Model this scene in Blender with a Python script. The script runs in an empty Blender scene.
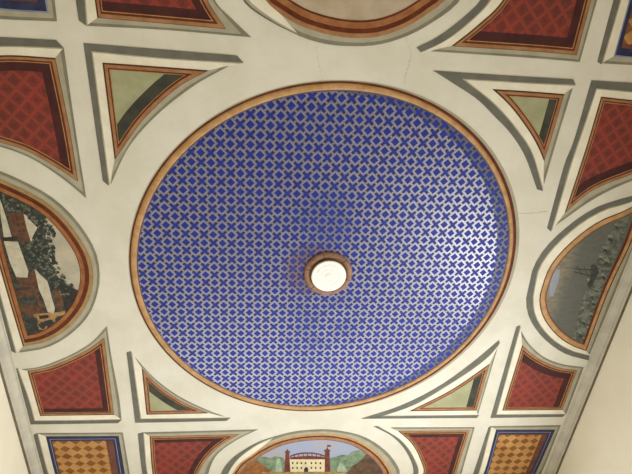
import bpy, bmesh, math, random
from mathutils import Matrix, Vector
S = bpy.context.scene
COL = S.collection
random.seed(4)
# ------------------------------------------------------------------ camera
CZ = 5.0                                   # ceiling height
CAM = Vector((-0.47079, -1.90630, 1.6))
R = Matrix(((0.9949279435873073, -0.02697522446635165, -0.09690574974748242),
            (-0.06518596883616655, -0.9066158701071243, -0.41689141696224946),
            (-0.07661055107504496, 0.4210938153605343, -0.9037758694107109)))
F = 460.0
cam = bpy.data.cameras.new('camera'); co = bpy.data.objects.new('camera', cam); COL.objects.link(co)
M4 = R.to_4x4(); M4.translation = CAM; co.matrix_world = M4
cam.sensor_fit = 'HORIZONTAL'; cam.sensor_width = 36.0; cam.lens = 36.0 * F / 632.0
cam.clip_start = 0.02
S.camera = co
# ------------------------------------------------------------------ light
w = bpy.data.worlds.new('daylight'); S.world = w; w.use_nodes = True
bg = w.node_tree.nodes['Background']; bg.inputs[0].default_value = (0.80, 0.88, 1.0, 1); bg.inputs[1].default_value = 1.0
S.view_settings.view_transform = 'Standard'; S.view_settings.look = 'None'
S.view_settings.gamma = 1.0; S.view_settings.use_curve_mapping = False
S.view_settings.exposure = 0.0
def area(name, loc, rot, sx, sy, power, color):
    l = bpy.data.lights.new(name, 'AREA'); l.shape = 'RECTANGLE'; l.size = sx; l.size_y = sy
    l.energy = power; l.color = color
    o = bpy.data.objects.new(name, l); COL.objects.link(o); o.location = loc; o.rotation_euler = rot
    return o
PI = math.pi
# daylight through the two windows: a wide one high in the far wall, a tall one in the right wall
area('daylight_far', (0.0, 2.76, 3.0), (PI/2, 0, PI), 4.3, 1.5, 72, (0.94, 0.98, 1.0))
area('daylight_right', (2.72, 1.2, 2.2), (PI/2, 0, PI/2), 1.5, 1.9, 155, (0.96, 0.99, 1.0))

# ------------------------------------------------------------------ helpers
def P(x, y):
    """photo pixel -> point of the ceiling plane (room metres)"""
    d = R @ Vector(((x-316.0)/F, -(y-237.0)/F, -1.0))
    k = (CZ-CAM.z)/d.z
    return Vector((CAM.x+d.x*k, CAM.y+d.y*k))
class W(tuple): pass                       # a point given directly in room metres
def pt(a): return Vector((a[0], a[1])) if isinstance(a, W) else P(a[0], a[1])
def spline(pts, n):
    p = [pt(a) for a in pts]
    if len(p) == 2:
        return [p[0].lerp(p[1], i/n) for i in range(n+1)]
    ext = [2*p[0]-p[1]]+p+[2*p[-1]-p[-2]]
    dense = []
    for i in range(1, len(ext)-2):
        a, b, c, d = ext[i-1:i+3]
        t0 = 0; t1 = t0+max((b-a).length, 1e-5)**.5; t2 = t1+max((c-b).length, 1e-5)**.5; t3 = t2+max((d-c).length, 1e-5)**.5
        for k in range(12):
            t = t1+(t2-t1)*k/12
            A1 = a*((t1-t)/(t1-t0))+b*((t-t0)/(t1-t0)); A2 = b*((t2-t)/(t2-t1))+c*((t-t1)/(t2-t1)); A3 = c*((t3-t)/(t3-t2))+d*((t-t2)/(t3-t2))
            B1 = A1*((t2-t)/(t2-t0))+A2*((t-t0)/(t2-t0)); B2 = A2*((t3-t)/(t3-t1))+A3*((t-t1)/(t3-t1))
            dense.append(B1*((t2-t)/(t2-t1))+B2*((t-t1)/(t2-t1)))
    dense.append(p[-1])
    return resample(dense, n)
def resample(q, n):
    L = [0]
    for a, b in zip(q, q[1:]): L.append(L[-1]+(b-a).length)
    out = []; j = 0
    for i in range(n+1):
        s = L[-1]*i/n
        while j < len(L)-2 and L[j+1] < s: j += 1
        seg = max(L[j+1]-L[j], 1e-9)
        out.append(q[j].lerp(q[j+1], min(max((s-L[j])/seg, 0), 1)))
    return out
def link(name, bm, mat, parent=None, smooth=False):
    bmesh.ops.recalc_face_normals(bm, faces=bm.faces)
    me = bpy.data.meshes.new(name); bm.to_mesh(me); bm.free()
    if smooth:
        for f in me.polygons: f.use_smooth = True
    me.materials.append(mat)
    o = bpy.data.objects.new(name, me); COL.objects.link(o)
    if parent:
        o.parent = parent; o.matrix_parent_inverse = Matrix.Translation(-parent.location)
    return o
def add_strip(bm, A, B, t, closed=False):
    """thin raised band between two lines on the ceiling; t = how far it stands proud"""
    n = len(A); rows = []
    for a, b in zip(A, B):
        if (a-b).length < 1e-4: b = b+Vector((1e-4, 0))
        rows.append([bm.verts.new((a.x, a.y, CZ)), bm.verts.new((a.x, a.y, CZ-t)), bm.verts.new((b.x, b.y, CZ-t)), bm.verts.new((b.x, b.y, CZ))])
    rng = range(n if closed else n-1)
    for i in rng:
        r, s = rows[i], rows[(i+1) % n]
        for k in range(4):
            bm.faces.new((r[k], r[(k+1) % 4], s[(k+1) % 4], s[k]))
    if not closed:
        bm.faces.new(rows[0]); bm.faces.new(rows[-1])
def add_plate(bm, poly, t, z0=0.0):
    q = []
    for p in poly:
        if not q or (p-q[-1]).length > 1e-4: q.append(p)
    if (q[0]-q[-1]).length < 1e-4: q.pop()
    lo = [bm.verts.new((p.x, p.y, CZ-z0-t)) for p in q]; hi = [bm.verts.new((p.x, p.y, CZ-z0)) for p in q]
    bm.faces.new(lo); bm.faces.new(hi)
    for i in range(len(q)):
        j = (i+1) % len(q); bm.faces.new((lo[i], lo[j], hi[j], hi[i]))
def plate(name, pts, mat, parent, t, n=None):
    bm = bmesh.new()
    polys = pts if isinstance(pts[0], list) else [pts]
    for q in polys: add_plate(bm, [pt(a) for a in q], t)
    return link(name, bm, mat, parent)
def thing(name, label, cat, loc, group=None):
    o = bpy.data.objects.new(name, None); COL.objects.link(o); o.location = loc; o.empty_display_size = .2
    o['label'] = label; o['category'] = cat
    if group: o['group'] = group
    return o
def struct(name, bm, mat, parent=None, smooth=False):
    o = link(name, bm, mat, parent, smooth)
    if parent is None: o['kind'] = 'structure'
    return o
def area2(poly): return sum(a.x*b.y-b.x*a.y for a, b in zip(poly, poly[1:]+poly[:1]))
def seg_x(a, b, c, d):
    r = b-a; s = d-c; den = r.x*s.y-r.y*s.x
    if abs(den) < 1e-12: return None
    t = ((c-a).x*s.y-(c-a).y*s.x)/den; u = ((c-a).x*r.y-(c-a).y*r.x)/den
    return (t, u) if -1e-9 <= t <= 1+1e-9 and -1e-9 <= u <= 1+1e-9 else None
def inset(edges, ws, N=28):
    """edges: closed loop of polylines; every edge moved inwards by its own width and mitred again"""
    loop = [p for e in edges for p in e[:-1]]
    sg = 1 if area2(loop) > 0 else -1
    off = []
    for e, wd in zip(edges, ws):
        q = []
        for i, p in enumerate(e):
            d = (e[min(i+1, len(e)-1)]-e[max(i-1, 0)]).normalized()
            q.append(p+Vector((-d.y, d.x))*sg*wd)
        d0 = (q[0]-q[1]).normalized(); d1 = (q[-1]-q[-2]).normalized()
        off.append([q[0]+d0*.35]+q+[q[-1]+d1*.35])
    m = len(off); start = [None]*m; end = [None]*m
    for k in range(m):
        a, b = off[k], off[(k+1) % m]; best = None; corner = edges[k][-1]
        for i in range(len(a)-1):
            for j in range(len(b)-1):
                h = seg_x(a[i], a[i+1], b[j], b[j+1])
                if h:
                    x = a[i].lerp(a[i+1], h[0]); dd = (x-corner).length
                    if best is None or dd < best[0]: best = (dd, i+h[0], j+h[1], x)
        if best is None: best = (0, len(a)-1.001, 0.001, (a[-1]+b[0])/2)
        end[k] = (best[1], best[3]); start[(k+1) % m] = (best[2], best[3])
    out = []
    for k in range(m):
        a = off[k]; s, xs = start[k]; e, xe = end[k]
        q = [xs]+[a[i] for i in range(len(a)) if s+1e-6 < i < e-1e-6]+[xe]
        out.append(resample(q, N))
    return out
def ring_strips(bm, E1, E2, t, only=None):
    for k, (a, b) in enumerate(zip(E1, E2)):
        if only and k not in only: continue
        add_strip(bm, a, b, t)

# ------------------------------------------------------------------ node maths
class X:
    def __init__(s, nt, sock): s.nt = nt; s.k = sock
    def _op(s, op, *o):
        n = s.nt.nodes.new('ShaderNodeMath'); n.operation = op
        for i, v in enumerate((s,)+o):
            if isinstance(v, X): s.nt.links.new(v.k, n.inputs[i])
            else: n.inputs[i].default_value = v
        return X(s.nt, n.outputs[0])
    def __add__(s, o): return s._op('ADD', o)
    def __sub__(s, o): return s._op('SUBTRACT', o)
    def __mul__(s, o): return s._op('MULTIPLY', o)
    def __truediv__(s, o): return s._op('DIVIDE', o)
    def lt(s, o): return s._op('LESS_THAN', o)
    def gt(s, o): return s._op('GREATER_THAN', o)
    def abs(s): return s._op('ABSOLUTE')
    def floor(s): return s._op('FLOOR')
    def fract(s): return s._op('FRACT')
    def sqrt(s): return s._op('SQRT')
    def mod2(s): return (s*0.5).fract()*2
    def mn(s, o): return s._op('MINIMUM', o)
    def mx(s, o): return s._op('MAXIMUM', o)
    def inv(s): return s*(-1)+1
    def ramp(s, a, b):
        n = s.nt.nodes.new('ShaderNodeMapRange'); n.interpolation_type = 'SMOOTHSTEP'
        s.nt.links.new(s.k, n.inputs[0]); n.inputs[1].default_value = a; n.inputs[2].default_value = b
        return X(s.nt, n.outputs[0])
def srgb(c):
    if isinstance(c, str):
        c = c.lstrip('#'); c = [int(c[i:i+2], 16)/255 for i in (0, 2, 4)]
    return tuple((v/12.92 if v <= .04045 else ((v+.055)/1.055)**2.4) for v in c)+(1,)
def base(name, rough=.75, metal=0.0, spec=.3):
    m = bpy.data.materials.new(name); m.use_nodes = True; nt = m.node_tree
    b = nt.nodes['Principled BSDF']; b.inputs['Roughness'].default_value = rough; b.inputs['Metallic'].default_value = metal
    b.inputs['Specular IOR Level'].default_value = spec
    return m, nt, b
def coords(nt):
    g = nt.nodes.new('ShaderNodeNewGeometry'); s = nt.nodes.new('ShaderNodeSeparateXYZ')
    nt.links.new(g.outputs['Position'], s.inputs[0])
    return X(nt, s.outputs[0]), X(nt, s.outputs[1]), X(nt, s.outputs[2]), g.outputs['Position']
def noise(nt, pos, scale, detail=4, rough=.6, stretch=None):
    n = nt.nodes.new('ShaderNodeTexNoise'); n.inputs['Scale'].default_value = scale; n.inputs['Detail'].default_value = detail
    n.inputs['Roughness'].default_value = rough
    if stretch:
        mp = nt.nodes.new('ShaderNodeMapping'); mp.inputs['Scale'].default_value = stretch
        nt.links.new(pos, mp.inputs[0]); pos = mp.outputs[0]
    nt.links.new(pos, n.inputs['Vector'])
    return X(nt, n.outputs['Fac'])
def mix(nt, f, a, b):
    n = nt.nodes.new('ShaderNodeMix'); n.data_type = 'RGBA'
    if isinstance(f, X): nt.links.new(f.k, n.inputs[0])
    else: n.inputs[0].default_value = f
    for v, i in ((a, 6), (b, 7)):
        if isinstance(v, (str, tuple)): n.inputs[i].default_value = srgb(v) if isinstance(v, str) else v
        else: nt.links.new(v, n.inputs[i])
    return n.outputs[2]
def bump(nt, b, h, strength, dist=.01):
    n = nt.nodes.new('ShaderNodeBump'); n.inputs['Strength'].default_value = strength; n.inputs['Distance'].default_value = dist
    nt.links.new(h.k, n.inputs['Height']); nt.links.new(n.outputs[0], b.inputs['Normal'])
def paint(name, c1, c2=None, scale=9, rough=.7, spec=.25, bmp=.08, metal=0, stretch=None, lo=.35, hi=.65):
    m, nt, b = base(name, rough, metal, spec); x, y, z, pos = coords(nt)
    n = noise(nt, pos, scale, 5, .65, stretch)
    c = mix(nt, n.ramp(lo, hi), c1, c2 or c1)
    nt.links.new(c, b.inputs['Base Color'])
    if bmp: bump(nt, b, noise(nt, pos, 45, 4), bmp)
    return m
# the painted plaster colours
M = {}
M['plaster'] = paint('aged_cream_plaster', '#dcd7c9', '#d3cdbc', 2.2, .8, bmp=.12)
M['wall'] = paint('cream_wall_plaster', '#f4edd8', '#efe7d0', 1.5, .85, bmp=.1)
M['floor'] = paint('floor_stone', '#6b5440', '#523e2e', 3, .6)
M['grey'] = paint('dark_grey_paint', '#706e63', '#65635a', 7)
M['mid'] = paint('mid_grey_paint', '#86826f', '#7a7666', 7)
M['soft'] = paint('light_grey_beige_paint', '#aea792', '#a29b85', 7)
M['cream'] = paint('cream_stripe_paint', '#ece5d2', '#e0d8c3', 6)
M['brown'] = paint('dark_brown_line_paint', '#4a2616', '#5e321d', 12)
M['rust'] = paint('red_brown_line_paint', '#6b3016', '#55250f', 12)
M['gold'] = paint('gold_ochre_paint', '#a87c56', '#946843', 10, .55)
M['goldl'] = paint('bright_ochre_paint', '#c39a6a', '#ac8252', 10, .5)
M['lt1'] = paint('dull_tan_paint', '#a98a5e', '#97784f', 10)
M['lt2'] = paint('burnt_orange_paint', '#a26c42', '#8c5733', 10)
M['pale'] = paint('pale_blue_line_paint', '#8d93ab', '#7c82a0', 10)
M['tan'] = paint('thin_tan_line_paint', '#b98c5c', '#a27548', 12)
M['maroon'] = paint('dark_maroon_paint', '#4b2422', '#3c1b1d', 8)
M['slate'] = paint('dark_slate_green_paint', '#46453a', '#35352e', 8)
M['navy'] = paint('navy_line_paint', '#292b48', '#353857', 10)
M['plum'] = paint('plum_brown_paint', '#764a38', '#5f3c34', 10)
M['green'] = paint('pale_green_paint', '#a8a584', '#969672', 6, lo=.3, hi=.7)
M['violet'] = paint('thin_violet_line_paint', '#6d5a66', '#58505e', 10)
M['cornice'] = paint('cornice_grey_white', '#c9c3b2', '#b9b3a3', 5, .8)
M['cbrown'] = paint('cornice_brown_line', '#7b6c58', '#6b5d4b', 9, .8)

def red_field(name, line, ground, dark, ox=0., oy=0.):
    m, nt, b = base(name, .6, 0, .3); x, y, z, pos = coords(nt)
    x = x-ox; y = y-oy
    wob = (noise(nt, pos, 14)-.5)*.12
    a = (x+y)/.12+wob; c = (x-y)/.12-wob
    fa = (a.fract()-.5).abs(); fc = (c.fract()-.5).abs()
    big = fa.mx(fc)
    lines = big.ramp(.36, .42)-big.ramp(.44, .485)*.6
    n = noise(nt, pos, 5, 5)
    flower = (fa+fc*.9+fa.mx(fc)*.6).ramp(.18, .36).inv()
    c1 = mix(nt, n.ramp(.3, .7), ground, dark)
    c1 = mix(nt, n.ramp(.25, .75)*.25, c1, ground)
    c2 = mix(nt, lines.mx(0)*.8, c1, line)
    c3 = mix(nt, flower*.75, c2, dark)
    c4 = mix(nt, noise(nt, pos, 30, 5).ramp(.45, .75)*.3, c3, line)
    nt.links.new(c4, b.inputs['Base Color']); bump(nt, b, noise(nt, pos, 50), .08)
    return m
M['red'] = red_field('red_damask_pattern', '#98402f', '#83302a', '#562c25')
def checker_field(name):
    m, nt, b = base(name, .55, 0, .3); x, y, z, pos = coords(nt)
    wob = (noise(nt, pos, 12)-.5)*.12
    a = ((x/.108+wob).fract()-.5).abs(); c = ((y/.104+wob).fract()-.5).abs()
    d = (a*.9+c).ramp(.38, .46).inv()
    n = noise(nt, pos, 4)
    g = mix(nt, n.ramp(.3, .7), '#c1935a', '#a97740')
    dk = mix(nt, n.ramp(.3, .7), '#8a5a2a', '#744620')
    nt.links.new(mix(nt, d, g, dk), b.inputs['Base Color']); return m
M['check'] = checker_field('ochre_harlequin_pattern')

def blue_field():
    m, nt, b = base('blue_lattice_on_silver_grey', .35, 0, .3); x, y, z, pos = coords(nt)
    wob = (noise(nt, pos, 9, 2)-.5)*.12
    u = (x+.571)/.0724+wob; v = (y+.557)/.0740-wob
    iu = (u+.5).floor(); iv = (v+.5).floor()
    lu = u-iu; lv = v-iv
    par = (iu+iv).mod2().gt(.5)                   # 1 = saltire cell
    au = lu.abs(); av = lv.abs(); s = au+av
    dia = s.lt(.475)*par.inv()
    rim = s.lt(.62)*par.inv()-dia                 # pale outline of each lozenge
    p = (lu+lv).abs(); q = (lu-lv).abs()
    lo = p.mn(q); hi = p.mx(q)
    cross = lo.lt(.23)*hi.lt(.64)*par
    tip = lo.lt(.21)*hi.gt(.58)*hi.lt(.86)*par
    # painted dark crescent on the right rim, dull bluish patches above and below the rosette
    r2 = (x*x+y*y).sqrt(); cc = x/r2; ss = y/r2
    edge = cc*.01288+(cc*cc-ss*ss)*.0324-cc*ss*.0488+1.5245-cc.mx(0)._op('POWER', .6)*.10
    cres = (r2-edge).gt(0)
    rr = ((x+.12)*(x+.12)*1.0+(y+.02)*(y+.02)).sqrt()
    ring_shadow = rr.ramp(.16, .30).inv()  # soft shadow left of the wooden ring, painted into the colour
    n1 = noise(nt, pos, 2.1, 4)
    d3 = ((x+.05)*(x+.05)+(y+.42)*(y+.42)*.7).sqrt()
    d4 = ((x-.0)*(x-.0)+(y-.5)*(y-.5)*.5).sqrt()
    blotch = ((d3.ramp(.12, .42).inv()).mx(d4.ramp(.1, .45).inv())*n1.ramp(.3, .55))
    silver = mix(nt, noise(nt, pos, 26, 4).ramp(.35, .7), '#94919c', '#85828e')
    silver = mix(nt, rim*.6, silver, '#aeabb6')
    silver = mix(nt, blotch*.55, silver, '#4a5580')
    silver = mix(nt, ring_shadow*.7, silver, '#6a4a4c')
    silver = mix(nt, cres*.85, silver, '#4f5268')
    blue = mix(nt, noise(nt, pos, 16, 4).ramp(.3, .7), '#1c2780', '#233492')
    blue = mix(nt, ring_shadow*.35, blue, '#4a4470')
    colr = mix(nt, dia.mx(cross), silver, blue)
    colr = mix(nt, tip, colr, '#23264f')
    nt.links.new(colr, b.inputs['Base Color'])
    isb = dia.mx(cross).mx(tip)
    dull = isb.mx(cres).mx(blotch*.8).mx(ring_shadow)
    met = dull.inv()*.5
    nt.links.new(met.k, b.inputs['Metallic'])
    rg = isb*.15+.42
    nt.links.new(rg.k, b.inputs['Roughness'])
    bump(nt, b, noise(nt, pos, 30, 3), .10, .004)
    return m
M['blue'] = blue_field()

# ------------------------------------------------------------------ the room shell
HW = 2.775; YW = 2.82
def box(bm, x0, x1, y0, y1, z0, z1):
    v = [bm.verts.new((x, y, z)) for x in (x0, x1) for y in (y0, y1) for z in (z0, z1)]
    for f in ((0, 1, 3, 2), (4, 5, 7, 6), (0, 1, 5, 4), (2, 3, 7, 6), (0, 2, 6, 4), (1, 3, 7, 5)):
        bm.faces.new([v[i] for i in f])
bm = bmesh.new(); box(bm, -HW-.2, HW+.2, -YW-.2, YW+.2, CZ, CZ+.1); ceiling = struct('ceiling', bm, M['plaster'])
bm = bmesh.new(); box(bm, -HW-.2, HW+.2, -YW-.2, YW+.2, -.1, 0); struct('floor', bm, M['floor'])
def wall_with_holes(name, axis, pos, out, span, holes):
    """wall slab with window openings; axis 'x' = wall runs along y"""
    bm = bmesh.new(); a, b = min(pos, pos+out), max(pos, pos+out)
    def bx(s0, s1, z0, z1):
        if axis == 'x': box(bm, a, b, s0, s1, z0, z1)
        else: box(bm, s0, s1, a, b, z0, z1)
    cur = -span
    for s0, s1, z0, z1 in sorted(holes):
        bx(cur, s0, 0, CZ); bx(s0, s1, 0, z0); bx(s0, s1, z1, CZ); cur = s1
    bx(cur, span, 0, CZ)
    return struct(name, bm, M['wall'])
wall_with_holes('wall_left', 'x', -HW, -.2, YW, [])
wall_with_holes('wall_right', 'x', HW, .2, YW, [(.2, 2.2, 1.1, 3.3)])
wall_with_holes('wall_far', 'y', YW, .2, HW, [(-2.2, 2.2, 2.0, 3.8)])
wall_with_holes('wall_near', 'y', -YW, -.2, HW, [])
M['frame'] = paint('white_window_paint', '#e8e4da', '#dcd8cc', 5, .5)
mg, ntg, bgl = base('window_glass', .03, 0, .5); bgl.inputs['Base Color'].default_value = (.92, .96, .98, 1); bgl.inputs['Transmission Weight'].default_value = 1
def window(k, axis, pos, out, s0, s1, z0, z1):
    bm = bmesh.new()
    def bx(b, a0, a1, q0, q1, dd=(.02, .09)):
        lo, hi = sorted((pos+out*dd[0], pos+out*dd[1]))
        if axis == 'x': box(b, lo, hi, a0, a1, q0, q1)
        else: box(b, a0, a1, lo, hi, q0, q1)
    t = .06; mid = (s0+s1)/2
    bx(bm, s0, s0+t, z0, z1); bx(bm, s1-t, s1, z0, z1); bx(bm, s0+t, s1-t, z0, z0+t); bx(bm, s0+t, s1-t, z1-t, z1)
    bx(bm, mid-.025, mid+.025, z0+t, z1-t); bx(bm, s0+t, s1-t, (z0+z1)/2-.02, (z0+z1)/2+.02, (.03, .08))
    o = struct('window_%d' % k, bm, M['frame'])
    b2 = bmesh.new(); bx(b2, s0+t, s1-t, z0+t, z1-t, (.05, .056)); link('pane', b2, mg, o)
window(1, 'y', YW, 1, -2.2, 2.2, 2.0, 3.8); window(2, 'x', HW, 1, .2, 2.2, 1.1, 3.3)
# cornice: a small crown moulding swept round the four walls
def cornice(name, p0, p1, nrm):
    prof = [(.0, 4.925), (.022, 4.925), (.026, 4.94), (.022, 4.952), (.034, 4.958), (.05, 4.968), (.062, 4.982), (.066, 4.990), (.082, 4.991), (.086, CZ), (0, CZ)]
    bm = bmesh.new(); rows = []
    d = (Vector(p1)-Vector(p0)).normalized()
    for e, (p, s) in enumerate(((p0, 1), (p1, -1))):
        rows.append([bm.verts.new((p[0]+nrm[0]*a+d.x*a*s, p[1]+nrm[1]*a+d.y*a*s, z)) for a, z in prof])
    n = len(prof)
    for i in range(n): bm.faces.new((rows[0][i], rows[0][(i+1) % n], rows[1][(i+1) % n], rows[1][i]))
    bm.faces.new(rows[0]); bm.faces.new(rows[1])
    o = struct(name, bm, M['cornice'])
    bm = bmesh.new(); rows = []
    pr = [(.0, 4.915), (.016, 4.915), (.016, 4.925), (0, 4.925)]
    for e, (p, s) in enumerate(((p0, 1), (p1, -1))):
        rows.append([bm.verts.new((p[0]+nrm[0]*a+d.x*a*s, p[1]+nrm[1]*a+d.y*a*s, z)) for a, z in pr])
    for i in range(4): bm.faces.new((rows[0][i], rows[0][(i+1) % 4], rows[1][(i+1) % 4], rows[1][i]))
    bm.faces.new(rows[0]); bm.faces.new(rows[1])
    link('brown_fillet', bm, M['cbrown'], o)
cornice('trim_1', (-HW, -YW), (-HW, YW), (1, 0)); cornice('trim_2', (HW, -YW), (HW, YW), (-1, 0))
cornice('trim_3', (-HW, YW), (HW, YW), (0, -1)); cornice('trim_4', (-HW, -YW), (HW, -YW), (0, 1))
# hairline cracks in the plaster
M['crack'] = paint('hairline_crack', '#bab09a', '#aba18b', 20)
def crack(pts, wd=.004):
    q = spline(pts, 30); A = []; B = []
    for i, p in enumerate(q):
        j = Vector((random.uniform(-1, 1), random.uniform(-1, 1)))*.006
        A.append(p+j); B.append(p+j+Vector((wd*.6, wd)))
    bm = bmesh.new(); add_strip(bm, A, B, .0008); link('hairline_crack', bm, M['crack'], ceiling)
crack([(518, 213), (532, 213), (548, 211)]); crack([(405, 36), (411, 54), (406, 74), (404, 84)], .003)
crack([(316, 46), (318, 62), (322, 80)], .002)

# ------------------------------------------------------------------ painted panels
N = 28
def panel(name, label, cat, edges, layers, field, shade=None, group=None, t=.003):
    """edges: [(kind, O pts, M pts, D pts or None)] round the panel.
    kind S = dark grey stripe outside a cream one, W = thin grey stripe outside a light grey one."""
    Ms = [spline(e[2], N) for e in edges]
    # close the loop exactly
    for k in range(len(Ms)):
        a, b = Ms[k], Ms[(k+1) % len(Ms)]; c = (a[-1]+b[0])/2; a[-1] = c.copy(); b[0] = c.copy()
    allp = [p for e in Ms for p in e]; cx = sum(p.x for p in allp)/len(allp); cy = sum(p.y for p in allp)/len(allp)
    group = {'green': 'green triangular coffers round the blue circle', 'red': 'red patterned coffers of the ceiling', 'check': 'ochre harlequin coffers in the ceiling corners'}.get(field, 'half round paintings along the ceiling edges')
    root = thing(name, label, cat, (cx, cy, CZ), group)
    for e, Mk in zip(edges, Ms):
        kind = e[0]
        if kind == '-': continue
        O = spline(e[1], N)
        D = spline(e[3], N) if len(e) > 3 and e[3] else None
        if kind == 'S':
            D = D or [a.lerp(b, .45) for a, b in zip(O, Mk)]
            E = [a.lerp(b, .13) for a, b in zip(D, Mk)]
            for nm, a, b, mt in (('grey_stripe', O, D, 'grey'), ('beige_stripe', D, E, 'soft'), ('cream_stripe', E, Mk, 'cream')):
                bm = bmesh.new(); add_strip(bm, a, b, t); link(nm, bm, M[mt], root)
        else:
            D = D or [a.lerp(b, .38) for a, b in zip(O, Mk)]
            for nm, a, b, mt in (('grey_stripe', O, D, 'mid'), ('beige_stripe', D, Mk, 'soft')):
                bm = bmesh.new(); add_strip(bm, a, b, t); link(nm, bm, M[mt], root)
    cur = Ms
    kinds = [('S' if e[0] == 'S' else 'W') for e in edges]
    for nm, mt, wS, wW in layers:
        nxt = inset(cur, [wS if k == 'S' else wW for k in kinds])
        bm = bmesh.new(); ring_strips(bm, cur, nxt, t*1.4); link(nm, bm, M[mt], root); cur = nxt
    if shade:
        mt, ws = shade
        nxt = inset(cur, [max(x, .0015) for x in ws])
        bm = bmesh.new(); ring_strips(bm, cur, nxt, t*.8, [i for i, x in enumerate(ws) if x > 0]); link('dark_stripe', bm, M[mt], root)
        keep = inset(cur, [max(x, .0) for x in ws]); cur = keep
    bm = bmesh.new(); add_plate(bm, [p for e in cur for p in e[:-1]], t*.7); link('field' if name != 'painted_lunette' else 'painted_background', bm, M[field], root)
    return root, cur
L_RED = [('brown_line', 'brown', .010, .003), ('gold_border', 'gold', .015, .022), ('brown_line', 'rust', .010, .014), ('tan_line', 'tan', .005, .006)]
L_GRN = [('brown_line', 'brown', .011, .003), ('gold_border', 'gold', .020, .023), ('brown_line', 'rust', .009, .013), ('tan_line', 'tan', .004, .004)]
L_NAV = [('pale_line', 'pale', .009, .010), ('navy_line', 'navy', .030, .050)]
L_BLU = [('navy_line', 'navy', .028, .034), ('pale_line', 'pale', .007, .007), ('navy_line', 'navy', .01, .02)]
L_LUN = [('tan_border', 'goldl', .010, .030), ('brown_line', 'rust', .016, .032), ('gold_border', 'gold', .040, .036), ('brown_line', 'rust', .010, .008)]

TXT = 'red patterned ceiling coffer with gold border, '
GRP = None
# green triangles around the dome circle
panel('painted_spandrel', 'pale green triangular coffer at the top left of the blue circle', 'painted coffer', [
    ('S', [(83.5, 43), (237, 55.5)], [(102.5, 62.5), (156, 66.3), (209, 70.3)], [(91.5, 51), (160, 57.6), (243.7, 62.8)]),
    ('W', [(229.5, 65.5), (191.6, 87.3), (151.8, 120), (128, 148.5), (111, 184)], [(209, 70.3), (180, 86), (143.5, 119.5), (123, 148), (114.8, 159.5)]),
    ('S', [(103, 181), (83.5, 43)], [(114.8, 159.5), (102.5, 62.5)], [(109, 185.7), (91.5, 51)])],
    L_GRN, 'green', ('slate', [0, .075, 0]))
panel('painted_spandrel', 'pale green triangular coffer at the top right of the blue circle', 'painted coffer', [
    ('S', [(433, 70.5), (500, 75), (573, 79.2)], [(492, 89), (530, 91.3), (564, 94)], [(462, 78.7), (530, 82.6), (575.6, 84.8)]),
    ('W', [(572.5, 88.4), (559, 131.6), (543.8, 184)], [(564, 94), (550, 142), (543.8, 161)]),
    ('S', [(537, 189.3), (523.7, 153.7), (509, 131.5), (496.5, 118.5), (477.5, 99.6), (453.7, 83.7), (433, 70.5)],
          [(543.8, 161), (538, 147.4), (529, 131.5), (509, 105), (492, 89)],
          [(542.8, 191), (531, 152), (517.6, 131.5), (495, 105.5), (462, 78.7)])],
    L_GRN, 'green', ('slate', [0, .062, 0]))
panel('painted_spandrel', 'pale green triangular coffer at the bottom left of the blue circle', 'painted coffer', [
    ('W', [(135.6, 358), (154.2, 378), (177, 395), (203.5, 408.4), (224.4, 416.5)], [(141.8, 367.8), (158, 384.6), (182.7, 401.7), (208.3, 413)]),
    ('S', [(226.3, 420.7), (180, 421.8), (135.2, 422.6)], [(208.3, 413), (146.6, 414.4)], [(230.5, 417.8), (180, 418.5), (140.5, 418.8)]),
    ('S', [(135.2, 422.6), (126.6, 352.3)], [(146.6, 414.4), (141.8, 367.8)], [(140.5, 418.8), (131, 351.2)])],
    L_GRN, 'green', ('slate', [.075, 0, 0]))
panel('painted_spandrel', 'pale green triangular coffer at the bottom right of the blue circle', 'painted coffer', [
    ('S', [(361.4, 418.4), (400.6, 405.5), (438.6, 386.3), (471.5, 363), (499, 340)], [(409, 411), (451.3, 389.5), (489.5, 363.5)],
          [(378, 417.2), (413.5, 404.8), (451.3, 382.5), (475, 366.8), (490, 354.5), (499.6, 343)]),
    ('W', [(497.8, 346.5), (477.8, 414.5)], [(489.5, 363.5), (476.3, 410.2)]),
    ('S', [(476.6, 417.8), (420, 418.2), (362.7, 418.6)], [(476.3, 410.2), (409, 411)], [(479, 415), (430, 415.5), (383, 416)])],
    L_GRN, 'green', ('slate', [0, .075, 0]))
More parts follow.
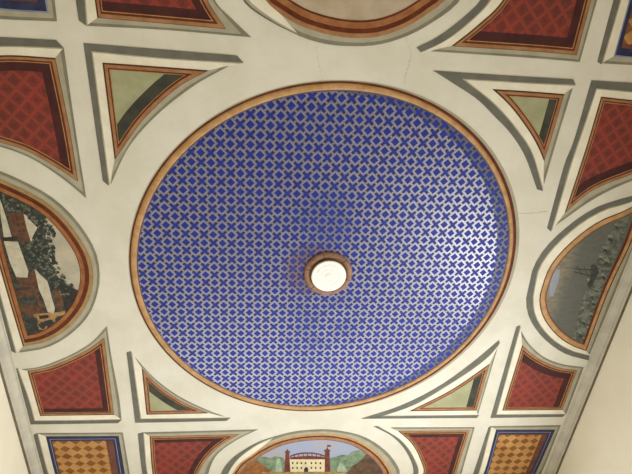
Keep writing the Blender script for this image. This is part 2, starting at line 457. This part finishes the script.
# red panels
panel('painted_coffer', TXT+'left edge, above the village painting', 'painted coffer', [
    ('S', [W((-2.70, -1.69)), (0, 37), (56.2, 40)], [W((-2.60, -1.52)), (0, 55.4), (55.4, 57.8)], [W((-2.66, -1.60)), (0, 45.9), (63.6, 47.8)]),
    ('W', [(63.8, 48), (76, 133), (86.2, 198)], [(55.4, 57.8), (70.4, 132), (78.3, 181.4)]),
    ('W', [(86.2, 198), (63.3, 179), (31.6, 158.5), (0, 146.6), W((-2.70, -1.02))], [(78.3, 181.4), (53.8, 165.6), (26, 150.4), (0, 141.9), W((-2.60, -1.08))]),
    ('S', [W((-2.70, -1.02)), W((-2.70, -1.69))], [W((-2.60, -1.08)), W((-2.60, -1.52))])],
    L_RED, 'red', ('maroon', [.055, .06, 0, 0]))
panel('painted_coffer', TXT+'top row, left of the cloudy lunette', 'painted coffer', [
    ('S', [W((-1.72, -2.70)), (76, 0), (79, 20.6)], [W((-1.62, -2.60)), (95, 0), (97.5, 17.8)], [W((-1.67, -2.65)), (84.6, 0), (86.4, 25.8)]),
    ('W', [(86.5, 25.8), (160, 29.6), (251, 37.2)], [(97.5, 17.8), (160, 23.2), (226, 29)]),
    ('W', [(251, 37.2), (231, 18), (214.6, 0), W((-1.06, -2.70))], [(226, 29), (207.5, 0), W((-1.16, -2.60))]),
    ('S', [W((-1.06, -2.70)), W((-1.72, -2.70))], [W((-1.16, -2.60)), W((-1.62, -2.60))])],
    L_RED, 'red', ('maroon', [0, .055, .05, 0]))
panel('painted_coffer', TXT+'top row, right of the cloudy lunette', 'painted coffer', [
    ('W', [(431.4, 51.3), (540, 58.6), (579.5, 62)], [(451.3, 46.1), (540, 52), (576.3, 55.2)]),
    ('W', [(579.5, 62), (596.9, 0), W((1.72, -2.70))], [(576.3, 55.2), (591, 0), W((1.66, -2.62))]),
    ('S', [W((1.72, -2.70)), W((1.06, -2.70))], [W((1.66, -2.62)), W((1.16, -2.60))]),
    ('S', [W((1.06, -2.70)), (480.5, 0), (470, 11.4), (454.4, 24.7), (435.4, 38), (416.5, 47.5)], [W((1.16, -2.60)), (502.6, 0), (477, 25.6), (451.3, 46.1)],
          [W((1.11, -2.65)), (489.5, 0), (470, 20.9), (445, 40.4), (420.6, 52.2)])],
    L_RED, 'red', ('maroon', [.062, .06, 0, 0]))
panel('painted_coffer', TXT+'right edge, above the stormy sea painting', 'painted coffer', [
    ('S', [(591.3, 80.3), (632, 82.7), W((2.70, -1.68))], [(600.8, 96.6), (632, 100), W((2.60, -1.54))], [(596, 88.2), (632, 91.4), W((2.65, -1.61))]),
    ('W', [W((2.70, -1.68)), W((2.70, -1.0))], [W((2.60, -1.54)), W((2.60, -1.07))]),
    ('W', [W((2.70, -1.0)), (632, 180.6), (595.3, 198), (555, 225.7)], [W((2.60, -1.07)), (632, 174), (592, 190.5), (564.4, 213)]),
    ('S', [(547, 228), (566, 160), (572.3, 145), (591.3, 80.3)], [(564.4, 213), (581.8, 160), (586.6, 145), (600.8, 96.6)], [(550.7, 231.5), (571.6, 160), (581, 133), (596, 88.2)])],
    L_RED, 'red', ('maroon', [0, 0, .07, 0]))
panel('painted_coffer', TXT+'left edge, below the village painting', 'painted coffer', [
    ('W', [(107, 326.3), (91.6, 342.4), (75.8, 352.4), (60, 359.8), (39.6, 367), (22, 369.3)], [(104.3, 337.4), (88, 349.2), (60, 362.7), (45, 367.7), (27.7, 370.8)]),
    ('S', [(14.2, 369.3), (22.9, 399), (30, 424.3)], [(27.7, 370.8), (35.6, 399), (40.3, 415.6)], [(17.2, 368.2), (28.5, 399), (34.5, 420.8)]),
    ('S', [(30, 424.3), (118, 423)], [(40.3, 415.6), (114.2, 414.6)], [(34.5, 420.8), (80, 420.4), (122, 419.5)]),
    ('W', [(121.5, 419), (119.3, 399), (110.6, 351.6), (107, 326.3)], [(114.2, 414.6), (104.3, 337.4)])],
    L_RED, 'red', ('maroon', [0, 0, .045, .05]))
panel('painted_coffer', TXT+'right edge, below the stormy sea painting', 'painted coffer', [
    ('W', [(521, 331), (529.4, 344.3), (544.6, 357.4), (561.6, 364), (583.5, 367.3)], [(522.1, 344.7), (531.3, 353.4), (546.5, 362.7), (561.6, 368), (577, 370)]),
    ('W', [(583.5, 367.3), (566, 414)], [(577, 370), (562, 409.6)]),
    ('S', [(562.5, 416.7), (490.4, 417.8)], [(562, 409.6), (502.1, 410.3)], [(565.4, 414.2), (496, 414.6)]),
    ('S', [(490.4, 417.8), (502, 377), (516.3, 326.6)], [(502.1, 410.3), (522.1, 344.7)], [(496, 414.6), (520.3, 325.3)])],
    L_RED, 'red', ('maroon', [.075, .065, 0, 0]))
panel('painted_coffer', TXT+'bottom row, left of the castle painting', 'painted coffer', [
    ('W', [(143.3, 432.3), (200, 431), (257.9, 429.3)], [(149.6, 436.2), (239.4, 434)]),
    ('W', [(257.9, 429.3), (235.3, 440.7), (216.7, 455), (208.3, 474), W((-1.08, 2.70))], [(239.4, 434), (220.9, 444.9), (206.5, 459.3), (198.2, 474), W((-1.18, 2.62))]),
    ('S', [W((-1.08, 2.70)), W((-1.70, 2.70))], [W((-1.18, 2.62)), W((-1.60, 2.62))]),
    ('S', [W((-1.70, 2.70)), (142.5, 474), (137.8, 433.8)], [W((-1.60, 2.62)), (152.8, 474), (149.6, 436.2)], [W((-1.65, 2.66)), (147.2, 474), (143.2, 432.2)])],
    L_RED, 'red', ('maroon', [.045, .055, 0, 0]))
panel('painted_coffer', TXT+'bottom row, right of the castle painting', 'painted coffer', [
    ('W', [(390.5, 427.4), (474.6, 427.2)], [(398, 430.8), (469.5, 430.2)]),
    ('W', [(474.6, 427.2), (461.4, 474), W((1.72, 2.70))], [(469.5, 430.2), (456, 474), W((1.66, 2.64))]),
    ('S', [W((1.72, 2.70)), W((1.08, 2.70))], [W((1.66, 2.64)), W((1.16, 2.64))]),
    ('S', [W((1.08, 2.70)), (413.2, 474), (407, 453), (392.6, 436.6), (373.7, 426.3)], [W((1.16, 2.64)), (423, 474), (419.3, 457.2), (411.1, 442.8), (398, 430.8)],
          [W((1.12, 2.67)), (417.7, 474), (412.1, 455.2), (398.8, 438.7), (377.1, 426)])],
    L_RED, 'red', ('maroon', [.05, .05, 0, 0]))
# corner squares
TC = 'square ochre harlequin coffer with navy border in the '
panel('painted_coffer', TC+'top left corner', 'painted coffer', [
    ('S', [W((-2.70, -2.70)), W((-2.70, -1.82))], [W((-2.60, -2.60)), W((-2.60, -1.90))]),
    ('W', [W((-2.70, -1.82)), (0, 19), (57, 21.4)], [W((-2.60, -1.90)), (0, 9.8), (49, 13.3)]),
    ('W', [(57, 21.4), (54.6, 0), W((-1.85, -2.70))], [(49, 13.3), (46.9, 0), W((-1.93, -2.60))]),
    ('S', [W((-1.85, -2.70)), W((-2.70, -2.70))], [W((-1.93, -2.60)), W((-2.60, -2.60))])],
    L_NAV, 'check', ('plum', [0, .05, .05, 0]))
panel('painted_coffer', TC+'top right corner', 'painted coffer', [
    ('W', [(601.6, 63.3), (632, 65.0), W((2.70, -1.82))], [(613.5, 56.2), (632, 58.2), W((2.62, -1.88))]),
    ('W', [W((2.70, -1.82)), W((2.70, -2.70))], [W((2.62, -1.88)), W((2.62, -2.62))]),
    ('S', [W((2.70, -2.70)), W((1.83, -2.70))], [W((2.62, -2.62)), W((1.93, -2.62))]),
    ('S', [W((1.83, -2.70)), (613.5, 0), (597.2, 61.7)], [W((1.93, -2.62)), (628.8, 0), (613.5, 56.2)], [W((1.87, -2.66)), (620, 0), (601, 64.3)])],
    L_NAV, 'check', ('plum', [.03, .03, 0, 0]))
panel('painted_coffer', TC+'bottom left corner', 'painted coffer', [
    ('W', [(37.2, 433), (80, 432.9), (122.7, 432.5)], [(45.9, 436.2), (118.8, 435.7)]),
    ('W', [(122.7, 432.5), (129.8, 474), W((-1.85, 2.70))], [(118.8, 435.7), (125, 474), W((-1.90, 2.64))]),
    ('S', [W((-1.85, 2.70)), W((-2.68, 2.70))], [W((-1.90, 2.64)), W((-2.56, 2.64))]),
    ('S', [W((-2.68, 2.70)), (42.7, 474), (33.5, 434.6)], [W((-2.56, 2.64)), (55.4, 474), (45.9, 436.2)], [W((-2.63, 2.67)), (48.0, 474), (37.2, 433)])],
    L_BLU, 'check', ('plum', [0, .07, 0, 0]))
panel('painted_coffer', TC+'bottom right corner', 'painted coffer', [
    ('W', [(490.4, 426.2), (560.6, 425.2)], [(496, 429.4), (555, 429.4)]),
    ('W', [(560.6, 425.2), (540.6, 474), W((2.625, 2.70))], [(555, 429.4), (535, 474), W((2.57, 2.64))]),
    ('S', [W((2.625, 2.70)), W((1.84, 2.70))], [W((2.57, 2.64)), W((1.94, 2.64))]),
    ('S', [W((1.84, 2.70)), (473, 474), (488.5, 427.2)], [W((1.94, 2.64)), (483.2, 474), (496, 429.4)], [W((1.89, 2.67)), (478, 474), (491, 426)])],
    L_BLU, 'check', ('plum', [.02, .065, 0, 0]))

# ------------------------------------------------------------------ lunettes with pictures
M['foliage'] = paint('dark_foliage_paint', '#2f312e', '#50534a', 26, lo=.38, hi=.66)
M['leafd'] = paint('dark_leaf_paint', '#2b302f', '#3b403a', 20)
M['leafl'] = paint('grey_green_leaf_paint', '#5b5e51', '#6f7162', 20)
M['pcream'] = paint('pale_cream_paint', '#cbc2ad', '#b7ad97', 14)
M['psky'] = paint('warm_grey_sky_paint', '#aaa392', '#bdb39c', 6)
M['pbrown'] = paint('red_brown_timber_paint', '#6e4c38', '#543728', 18)
M['pdark'] = paint('near_black_paint', '#2b2825', '#3b3630', 16)
M['ptan'] = paint('tan_timber_paint', '#b58d5c', '#8f6c44', 20)
M['pink'] = paint('pinkish_cloud_paint', '#bfab98', '#aa9b80', 5, lo=.3, hi=.7)
def stormy():
    m, nt, b = base('stormy_sky_and_sea_paint', .6, 0, .3); x, y, z, pos = coords(nt)
    t = x+y*y*.10
    a = mix(nt, t.ramp(1.95, 2.08), '#a88a66', '#93856e')
    c = mix(nt, t.ramp(2.05, 2.25), a, '#62615a')
    e = mix(nt, (noise(nt, pos, 9, 5, .65, (1.2, 3.5, 1))).ramp(.4, .65)*.6, c, '#55564f')
    nt.links.new(e, b.inputs['Base Color']); return m
M['storm'] = stormy()
def foam():
    m, nt, b = base('grey_green_sea_paint', .55, 0, .3); x, y, z, pos = coords(nt)
    n = noise(nt, pos, 11, 6, .7, (1.0, 1.5, 1)); e = mix(nt, n.ramp(.42, .58), '#4a4d46', '#73766a')
    nt.links.new(e, b.inputs['Base Color']); return m
M['sea'] = foam()
M['crest'] = paint('pale_wave_crest_paint', '#8c8f7f', '#74776a', 20)
M['trough'] = paint('dark_wave_trough_paint', '#363833', '#454740', 20)
M['haze'] = paint('blue_grey_sky_patch_paint', '#8b93a6', '#9a9aa0', 10)
M['msky'] = paint('mauve_blue_sky_paint', '#a7a0a2', '#9aa2b8', 3.5, lo=.35, hi=.62)
M['castle'] = paint('pale_castle_front_paint', '#dfd3ae', '#d1c298', 12)
M['brick'] = paint('dark_red_tower_paint', '#7a4034', '#5f2f28', 16)
M['tree'] = paint('soft_green_tree_paint', '#5d7358', '#84957a', 14, lo=.35, hi=.65)
M['fount'] = paint('pale_green_paint_drops', '#a9b7a0', '#8fa088', 14)
M['rock'] = paint('brown_rock_paint', '#6d5340', '#4d3a2e', 12, lo=.35, hi=.65)
M['rocko'] = paint('orange_brown_rock_paint', '#a06c3e', '#7a4c2c', 12, lo=.35, hi=.65)

T1 = .0030
# left: village picture
chM = [(23, 346), (3, 290), W((-2.57, .0)), W((-2.57, -.86))]
lunL, cur = panel('painted_lunette', 'half round village scene with cream roofs and dark trees at the left edge', 'painting', [
    ('W', [W((-2.70, -.87)), (0, 171), (28, 183.6), (48, 194.5), (64, 207.3), (79.5, 224.5), (95, 250), (99.6, 271.6), (98, 291), (88.6, 315.3), (68, 336), (45.9, 347.8), (19, 352.5)],
          [W((-2.62, -.82)), (0, 178.5), (26, 190.3), (45, 201), (60, 213.5), (73.5, 229), (88, 252), (93.3, 271.6), (92, 290), (83.5, 310.5), (64.5, 331), (44, 342), (23, 346)]),
    ('S', [(6.3, 348.5), W((-2.73, .35)), W((-2.725, -.88))], [(23, 346), W((-2.612, 0)), W((-2.62, -.82))], [(15.8, 353), W((-2.665, .3)), W((-2.67, -.85))])],
    [('brown_line', 'rust', .012, .001), ('tan_border', 'lt1', .012, .030), ('brown_line', 'rust', .010, .034), ('gold_border', 'lt2', .028, .030), ('brown_line', 'rust', .004, .006)], 'foliage')
def art(name, pts, mat, root, t=T1):
    for q in (pts if isinstance(pts[0], list) else [pts]):
        art.k += 1; plate(name, q, M[mat], root, t+.000004*(art.k % 60))
art.k = 0
def clip_blobs(n, region, clip, size, seed):
    """small irregular leaf dabs scattered through a painted wood"""
    r = random.Random(seed); rp = [pt(a) for a in region]; cp = clip
    def inside(p, poly):
        c = False
        for a, b in zip(poly, poly[1:]+poly[:1]):
            if (a.y > p.y) != (b.y > p.y) and p.x < (b.x-a.x)*(p.y-a.y)/(b.y-a.y)+a.x: c = not c
        return c
    x0, x1 = min(p.x for p in rp), max(p.x for p in rp); y0, y1 = min(p.y for p in rp), max(p.y for p in rp)
    out = []
    while len(out) < n:
        c = Vector((r.uniform(x0, x1), r.uniform(y0, y1)))
        if not inside(c, rp): continue
        k = r.randint(5, 8); a0 = r.uniform(0, 6.28)
        q = [c+Vector((math.cos(a0+6.283*i/k), math.sin(a0+6.283*i/k)))*size*r.uniform(.45, 1.1) for i in range(k)]
        if all(inside(p, cp) for p in q): out.append(q)
    return out
def dabs(name, n, region, clip, size, mat, root, seed, t):
    bm = bmesh.new()
    for i, q in enumerate(clip_blobs(n, region, clip, size, seed)): add_plate(bm, q, t+.0000045*i)
    o = link(name, bm, M[mat], root); o['kind'] = 'stuff'
art('painted_sky', [(49, 213), (54, 215), (60, 220), (66.5, 227), (73, 237), (78.5, 249), (81.5, 262), (82, 275), (80.5, 291), (72, 287), (66, 283), (60, 279), (57, 275), (55, 268), (51, 262), (48, 254), (50, 246), (45, 238), (48, 229), (44, 222)], 'psky', lunL)
art('painted_hill', [(58, 279), (66, 284), (73, 289), (80.5, 292.5), (77, 303), (70, 312), (66, 311), (62, 296)], 'pdark', lunL)
art('painted_house', [(8, 213), (23, 212.4), (26, 222), (30.5, 239), (23, 245), (20, 238), (13, 236)], 'pbrown', lunL)
art('painted_roof', [(23.4, 212), (30, 220), (37.7, 227.5), (33, 236), (31.6, 243), (27, 228)], 'pcream', lunL, .0036)
art('painted_roof', [(0, 199), (2, 204), (7, 220), (12, 237), (4, 237), (2.5, 226), (0.5, 213)], 'pcream', lunL, .0036)
art('painted_beam', [[(3, 237.5), (16, 236), (17, 239.5), (4, 241)]], 'pdark', lunL, .004)
art('painted_window', [[(26.5+a, 218+c), (28.4+a, 218+c), (28.4+a, 219.6+c), (26.5+a, 219.6+c)] for a, c in ((-10, 0), (-9, 6), (-4, 5), (-3.2, 12), (-8, 12))], 'pdark', lunL, .004)
art('painted_roof', [(4, 241), (18, 241.6), (21, 250), (26, 264), (28.5, 271), (27.7, 277.5), (16.6, 277), (10, 262)], 'pcream', lunL)
art('painted_wall', [(16, 278.5), (28, 278.5), (33, 269), (37, 276), (38, 284), (34, 288), (20, 286)], 'pbrown', lunL)
art('painted_roof', [(34.8, 268.5), (41, 275), (47.5, 281), (49, 286), (52, 298), (55, 308), (54, 313), (48, 312), (44, 300), (39, 289)], 'pcream', lunL, .0036)
art('painted_beam', [[(16, 291), (37, 288), (38.5, 292), (30, 296), (18, 297)], [(20, 306), (33, 304), (45, 311), (45, 317), (30, 316), (23, 312)], [(36, 292), (40, 300), (45, 306), (41, 308), (35, 299)]], 'pbrown', lunL)
art('painted_fence', [(34, 314), (45, 313), (55, 312.5), (65, 310.5), (65.5, 314.5), (57, 316.5), (55, 322), (50, 320), (46, 330), (39, 329), (37, 324), (37.5, 318), (34, 317)], 'ptan', lunL)
art('painted_doorway', [(39, 315.5), (48.5, 314.5), (49, 317.5), (40, 319)], 'pdark', lunL, .004)
art('painted_tower', [(53, 290), (60, 289), (65, 303), (62, 309), (57, 308)], 'pbrown', lunL, .0028)
CL = [p for e in cur for p in e[:-1]]
wood = [(2, 184), (20, 190), (45, 205), (58, 218), (56, 232), (52, 240), (56, 252), (58, 264), (64, 276), (74, 286), (66, 300), (56, 288), (40, 268), (30, 262), (24, 243), (34, 240), (38, 228), (24, 211), (6, 212), (1, 195)]
dabs('painted_leaves', 150, wood, CL, .022, 'leafd', lunL, 3, .0034)
dabs('painted_leaves', 190, wood, CL, .012, 'leafl', lunL, 5, .0037)
dabs('painted_leaves', 60, [(20, 318), (36, 320), (40, 332), (28, 336), (22, 330)]+[(58, 318), (66, 316), (60, 326), (50, 332)], CL, .02, 'leafd', lunL, 8, .0037)
# right: ship on a stormy sea
lunR, cur = panel('painted_lunette', 'half round stormy sea scene with a small ship at the right edge', 'painting', [
    ('S', [(588.4, 360.2), (565, 353.6), (542.9, 337.6), (529, 317), (526.1, 298.6), (529, 286), (533.6, 266.9), (546.6, 246.4), (570.7, 224), (595, 208), (619, 199.5), (632, 196), W((2.66, -.90))],
          [(586, 350.8), (572.6, 345.9), (557.7, 336.2), (542.9, 317), (539.1, 298.6), (542, 286), (549.4, 266.9), (567, 245.5), (596.7, 222.3), (632, 206.5), W((2.635, -.83))],
          [(589.3, 355.6), (570.7, 350.5), (550.3, 337.6), (535.4, 317), (532.6, 296), (534.5, 286), (538.2, 268.7), (552, 248.3), (580, 223.2), (604, 209.5), (632, 201), W((2.63, -.86))]),
    ('W', [W((2.69, -.90)), (632, 250), (620, 280), (589.5, 354.5)], [W((2.635, -.83)), (632, 240), (609.7, 288), (586, 350.8)])],
    [('brown_line', 'rust', .010, .012), ('gold_border', 'goldl', .036, .028), ('tan_line', 'gold', .010, .004), ('brown_line', 'rust', .006, .022)], 'storm')
art('painted_sky_patch', [(556, 268), (559.5, 270), (559, 278), (556, 287), (553, 296), (549, 296), (549.5, 284), (552, 275)], 'haze', lunR)
wavepoly = [(624, 213), (629, 216), (622, 240), (611, 266), (601, 297), (593, 320), (587, 336), (577, 342.5), (571, 341), (575, 330), (578, 315), (583, 298), (588, 283), (594, 266), (601, 250), (610, 234), (617, 222)]
art('painted_sea', wavepoly, 'sea', lunR)
rnd = random.Random(7); cr = []; tr = []
spine = [(616, 226), (611, 238), (606, 249), (600, 258), (605, 262), (596, 270), (601, 276), (591, 282), (597, 290), (588, 296), (591, 303), (584, 309), (588, 315), (581, 322), (585, 329), (578, 334), (581, 339)]
for i, (a, c) in enumerate(spine):
    a += rnd.uniform(-2.5, 4.5); s = rnd.uniform(.5, .95)-.15*i/len(spine); f = rnd.uniform(-1, 1)
    cr.append([(a-3*s, c-4*s), (a+1*s, c-5*s), (a+4*s, c-2*s+f), (a+4.5*s, c+1), (a+1.5*s, c-1.2*s), (a-1*s, c-1*s)])
    tr.append([(a-1*s, c+.2), (a+2*s, c-.2), (a+5*s, c+2*s), (a+4*s, c+5.5*s), (a+1*s, c+4*s+f), (a-2.6*s, c+3*s)])
art('painted_wave_crest', cr, 'crest', lunR, .0036); art('painted_wave_trough', tr, 'trough', lunR, .0033)
art('painted_ship', [[(591, 265), (595, 264.5), (598.5, 268), (596, 277), (593, 283), (590, 287.5), (587.5, 286), (590, 277)], [(593.2, 269.2), (574, 268.4), (574, 269.1), (593.2, 270.4)], [(592, 275.5), (573.5, 271.2), (573.5, 272), (592, 276.8)], [(576.5, 266), (577.2, 266), (582, 275), (581.3, 275)], [(583.5, 266.5), (584.2, 266.5), (588.5, 277), (587.7, 277)]], 'trough', lunR, .0042)
# bottom: castle
lunB, cur = panel('painted_lunette', 'half round castle scene with two red towers at the bottom of the ceiling', 'painting', [
    ('S', [W((-.93, 2.70)), (220.9, 474), (231, 459.3), (246, 448.5), (260, 441.2), (275, 436.2)], [W((-.86, 2.66)), (232.2, 474), (240, 463), (251.7, 454.6), (259, 449.2)],
          [W((-.90, 2.68)), (227.5, 474), (238, 458.5), (252, 447.5), (262, 441.7), (275, 436.4)]),
    ('W', [(275, 436.2), (293, 431.7), (312, 429.7), (330.9, 429.6), (361.7, 435.8), (382.3, 448), (394.6, 461.3), (399.8, 474), W((.93, 2.70))],
          [(259, 449.2), (275, 441.0), (293, 436.2), (312, 433.9), (330.9, 433.8), (355.5, 439.2), (377, 452.5), (387.7, 465.4), (391.8, 474), W((.86, 2.64))]),
    ('-', None, [W((.86, 2.64)), W((-.86, 2.66))])],
    [('tan_border', 'goldl', .020, .024), ('brown_line', 'rust', .018, .020), ('gold_border', 'gold', .036, .034), ('violet_line', 'violet', .008, .008)], 'msky')
art('painted_lawn', [(240, 474), (262, 472), (380, 471.5), (384, 474), W((.74, 2.56)), W((-.74, 2.56))], 'tree', lunB, .0028)
art('painted_trees', [[(254, 462), (258, 457), (264, 456.5), (270, 458), (276, 456), (283, 457.5), (286, 462), (287, 474), (262, 474)],
                      [(328, 458), (334, 457), (342, 454.5), (348, 455), (352, 451.5), (361, 449), (366, 452), (364, 462), (352, 474), (329, 474)]], 'tree', lunB)
art('painted_fountain', [[(275, 474), (276.5, 459), (280, 458), (283, 474)], [(337, 469), (340, 462), (344, 465), (347, 471), (345, 474), (337, 474)]], 'fount', lunB, .0035)
art('painted_rocks', [[(346, 474), (352, 466), (360, 461), (367, 453), (371, 450.8), (375, 454), (378.5, 461), (384, 474)]], 'rock', lunB, .0036)
art('painted_rocks', [[(240, 473), (245, 464), (252, 460), (258, 461), (264, 465), (270, 470), (272, 475), (250, 478)]], 'rocko', lunB, .0036)
art('painted_castle_front', [(288.5, 458.6), (326, 458.6), (326.5, 471.8), (288, 471.8)], 'castle', lunB, .0036)
art('painted_tower', [[(285.6, 452), (289.2, 452), (290.4, 472), (284.2, 472)], [(325, 450.8), (329.4, 450.8), (330.2, 472), (324.6, 472)],
                      [(284.9, 451), (290, 451), (290, 452.4), (284.9, 452.4)], [(324.2, 449.6), (330.2, 449.6), (330.2, 451.2), (324.2, 451.2)],
                      [(286.2, 451), (287.5, 448.6), (288.8, 451)], [(325.8, 449.6), (327.3, 447.2), (328.8, 449.6)]], 'brick', lunB, .0042)
arch = [(290, 455.6), (296, 453.4), (303, 452.2), (312, 452.2), (319, 453.4), (325, 455.2)]
art('painted_parapet', [arch+[(a, c+1.2) for a, c in arch[::-1]], [(290, 457.2), (307, 455.6), (325, 456.8), (325, 459), (290, 459)]]+[[(294+i*4.4, 452.8+abs(i-2.7)*.4), (294.8+i*4.4, 452.8+abs(i-2.7)*.4), (294.8+i*4.4, 457), (294+i*4.4, 457)] for i in range(7)], 'brick', lunB, .0042)
wins = [[(a, c), (a+1.5, c), (a+1.5, c+2.0), (a, c+2.0)] for c in (461.8, 466.6) for a in (292, 296.4, 300.6, 304.8, 310.6, 315, 319.6) if not (c > 465 and a == 304.8)]
art('painted_window', wins, 'pdark', lunB, .0042)
art('painted_doorway', [(304, 471.6), (304, 468.6), (305, 467.2), (306.2, 466.8), (307.4, 467.2), (308.2, 468.6), (308.2, 471.6)], 'pdark', lunB, .0042)
art('painted_flag', [(327.1, 447.4), (327.1, 444.8), (331, 445), (330.6, 446.6), (327.7, 446.4), (327.6, 447.4)], 'brick', lunB, .0042)
art('painted_terrace', [(262, 471.6), (346, 471.4), (346, 473.2), (262, 473.4)], 'ptan', lunB, .0046)
# top: clouds
lunT, cur = panel('painted_lunette', 'half round pinkish beige cloudy lunette at the top edge', 'painting', [
    ('W', [(300, 36.2), (308.4, 39.5), (329.2, 44.6), (355, 46.2), (378.5, 44.6), (407, 36), (431.6, 22.8), (460, 0), W((.96, -2.70))],
          [(281, 14.5), (298, 25), (315, 31), (331, 35.2), (355, 38), (378.5, 36.5), (407, 26.5), (429.7, 12), (445, 0), W((.87, -2.64))]),
    ('-', None, [W((.87, -2.64)), W((-.87, -2.64))]),
    ('S', [W((-.96, -2.70)), (242.8, 0), (254, 11), (275, 24), (300, 36.2)], [W((-.87, -2.64)), (265.6, 0), (273, 8), (281, 14.5)],
          [W((-.95, -2.69)), (245.5, 0), (256, 10), (276.5, 23.2), (300, 35.6)])],
    [('tan_border', 'gold', .016, .028), ('brown_line', 'rust', .018, .030), ('gold_border', 'lt2', .038, .038), ('brown_line', 'rust', .012, .012)], 'pink')

# ------------------------------------------------------------------ the great circle
med = thing('ceiling_medallion', 'huge blue and silver patterned circle with gold rim at the centre of the ceiling', 'painted circle', (0, 0, CZ))
K = 160
def R0(th): return 1.59249769+.0128803630*math.cos(th)+.000276480192*math.sin(th)+.0323921133*math.cos(2*th)-.0244085363*math.sin(2*th)
def circ(dr): return [Vector((math.cos(2*PI*i/K)*(R0(2*PI*i/K)-dr(2*PI*i/K)), math.sin(2*PI*i/K)*(R0(2*PI*i/K)-dr(2*PI*i/K)))) for i in range(K)]
east = lambda th: max(0, math.cos(th))
def ringp(nm, d0, d1, mt, t):
    bm = bmesh.new(); add_strip(bm, circ(d0), circ(d1), t, True); link(nm, bm, M[mt], med)
ringp('tan_line', lambda t: -.006-.022*east(t), lambda t: 0, 'tanpale' if 'tanpale' in M else 'soft', .002)
ringp('brown_line', lambda t: 0, lambda t: .012+.014*east(t), 'rust', .004)
def torus_ring():
    bm = bmesh.new(); prof = [(0, 0), (0, .004), (.25, .008), (.5, .0095), (.75, .008), (1, .004), (1, 0)]
    A = circ(lambda t: .012+.014*east(t)); B = circ(lambda t: .058); rows = []
    for a, b in zip(A, B):
        rows.append([bm.verts.new((a.lerp(b, u).x, a.lerp(b, u).y, CZ-d)) for u, d in prof])
    for i in range(K):
        for k in range(len(prof)-1):
            bm.faces.new((rows[i][k], rows[i][k+1], rows[(i+1) % K][k+1], rows[(i+1) % K][k]))
    link('gold_rim', bm, M['goldl'], med, smooth=True)
torus_ring()
ringp('violet_line', lambda t: .058, lambda t: .068, 'violet', .004)
bm = bmesh.new(); add_plate(bm, circ(lambda t: .068), .002); link('patterned_field', bm, M['blue'], med)

# rosette: turned wooden ring and the white disc hanging just below it
M['wood'] = paint('turned_brown_wood', '#a07a62', '#86624c', 20, .5)
M['white'] = paint('white_glazed_plaster', '#fbf9f2', '#f3f0e6', 12, .45, bmp=0)
M['groove'] = paint('dark_joint', '#4a3226', '#3d291f', 20)
ros = thing('ceiling_rosette', 'white disc in a turned brown wooden ring at the centre of the blue circle', 'ceiling rosette', (.03, .008, CZ))
def lathe(nm, prof, mat, parent, cx, cy, n=64):
    bm = bmesh.new(); rows = []
    for i in range(n):
        c, s = math.cos(2*PI*i/n), math.sin(2*PI*i/n)
        rows.append([bm.verts.new((cx+c*r, cy+s*r, z)) if r > 0 else None for r, z in prof])
    tip = {}
    for k, (r, z) in enumerate(prof):
        if r <= 0: tip[k] = bm.verts.new((cx, cy, z))
    for i in range(n):
        a, b = rows[i], rows[(i+1) % n]
        for k in range(len(prof)-1):
            q = [tip[k] if k in tip else a[k], tip[k+1] if k+1 in tip else a[k+1], tip[k+1] if k+1 in tip else b[k+1], tip[k] if k in tip else b[k]]
            u = []
            for v in q:
                if v not in u: u.append(v)
            bm.faces.new(u)
    return link(nm, bm, mat, parent, smooth=True)
cxr, cyr = .020, .000
lathe('wooden_ring', [(.206, CZ), (.206, CZ-.012), (.200, CZ-.020), (.190, CZ-.026), (.172, CZ-.028), (.158, CZ-.022), (.148, CZ-.010), (.140, CZ-.004), (.0, CZ-.004)], M['wood'], ros, cxr, cyr)
bm = bmesh.new()
for k in range(6):
    th = k*PI/3+.25; d = Vector((math.cos(th), math.sin(th))); nn = Vector((-d.y, d.x))*.002
    c0 = Vector((cxr, cyr))
    q = [c0+d*.162-nn, c0+d*.198-nn, c0+d*.198+nn, c0+d*.162+nn]
    lo = [bm.verts.new((p.x, p.y, CZ-.0290)) for p in q]; hi = [bm.verts.new((p.x, p.y, CZ-.018)) for p in q]
    bm.faces.new(lo); bm.faces.new(hi)
    for i in range(4): bm.faces.new((lo[i], lo[(i+1) % 4], hi[(i+1) % 4], hi[i]))
link('ring_joints', bm, M['groove'], ros)
z = CZ-.05
disc = lathe('white_disc', [(.05, CZ-.004), (.05, z+0.0120), (.135, z+0.0120), (.146, z+0.0060), (.147, z), (.138, z-0.0020), (.128, z-0.0022), (.124, z-0.0010), (.112, z-0.0010), (.108, z-0.0025), (.088, z-0.0030), (.084, z-0.0015), (.072, z-0.0015), (.068, z-0.0030), (.05, z-0.0035), (.046, z-0.0020), (.036, z-0.0020), (.03, z-0.0045), (.0, z-0.0055)], M['white'], ros, cxr, cyr)
bm = bmesh.new()
for k in range(16):
    th = 2*PI*k/16; d = Vector((math.cos(th), math.sin(th))); nn = Vector((-d.y, d.x))
    c0 = Vector((cxr, cyr)); pts = [c0+d*.09, c0+d*.098+nn*.008, c0+d*.106, c0+d*.098-nn*.008]
    top = [bm.verts.new((p.x, p.y, z-.0015)) for p in pts]; a = bm.verts.new((c0.x+d.x*.098, c0.y+d.y*.098, z-.006))
    for i in range(4): bm.faces.new((top[i], top[(i+1) % 4], a))
    bm.faces.new(top)
link('petal_relief', bm, M['white'], disc)
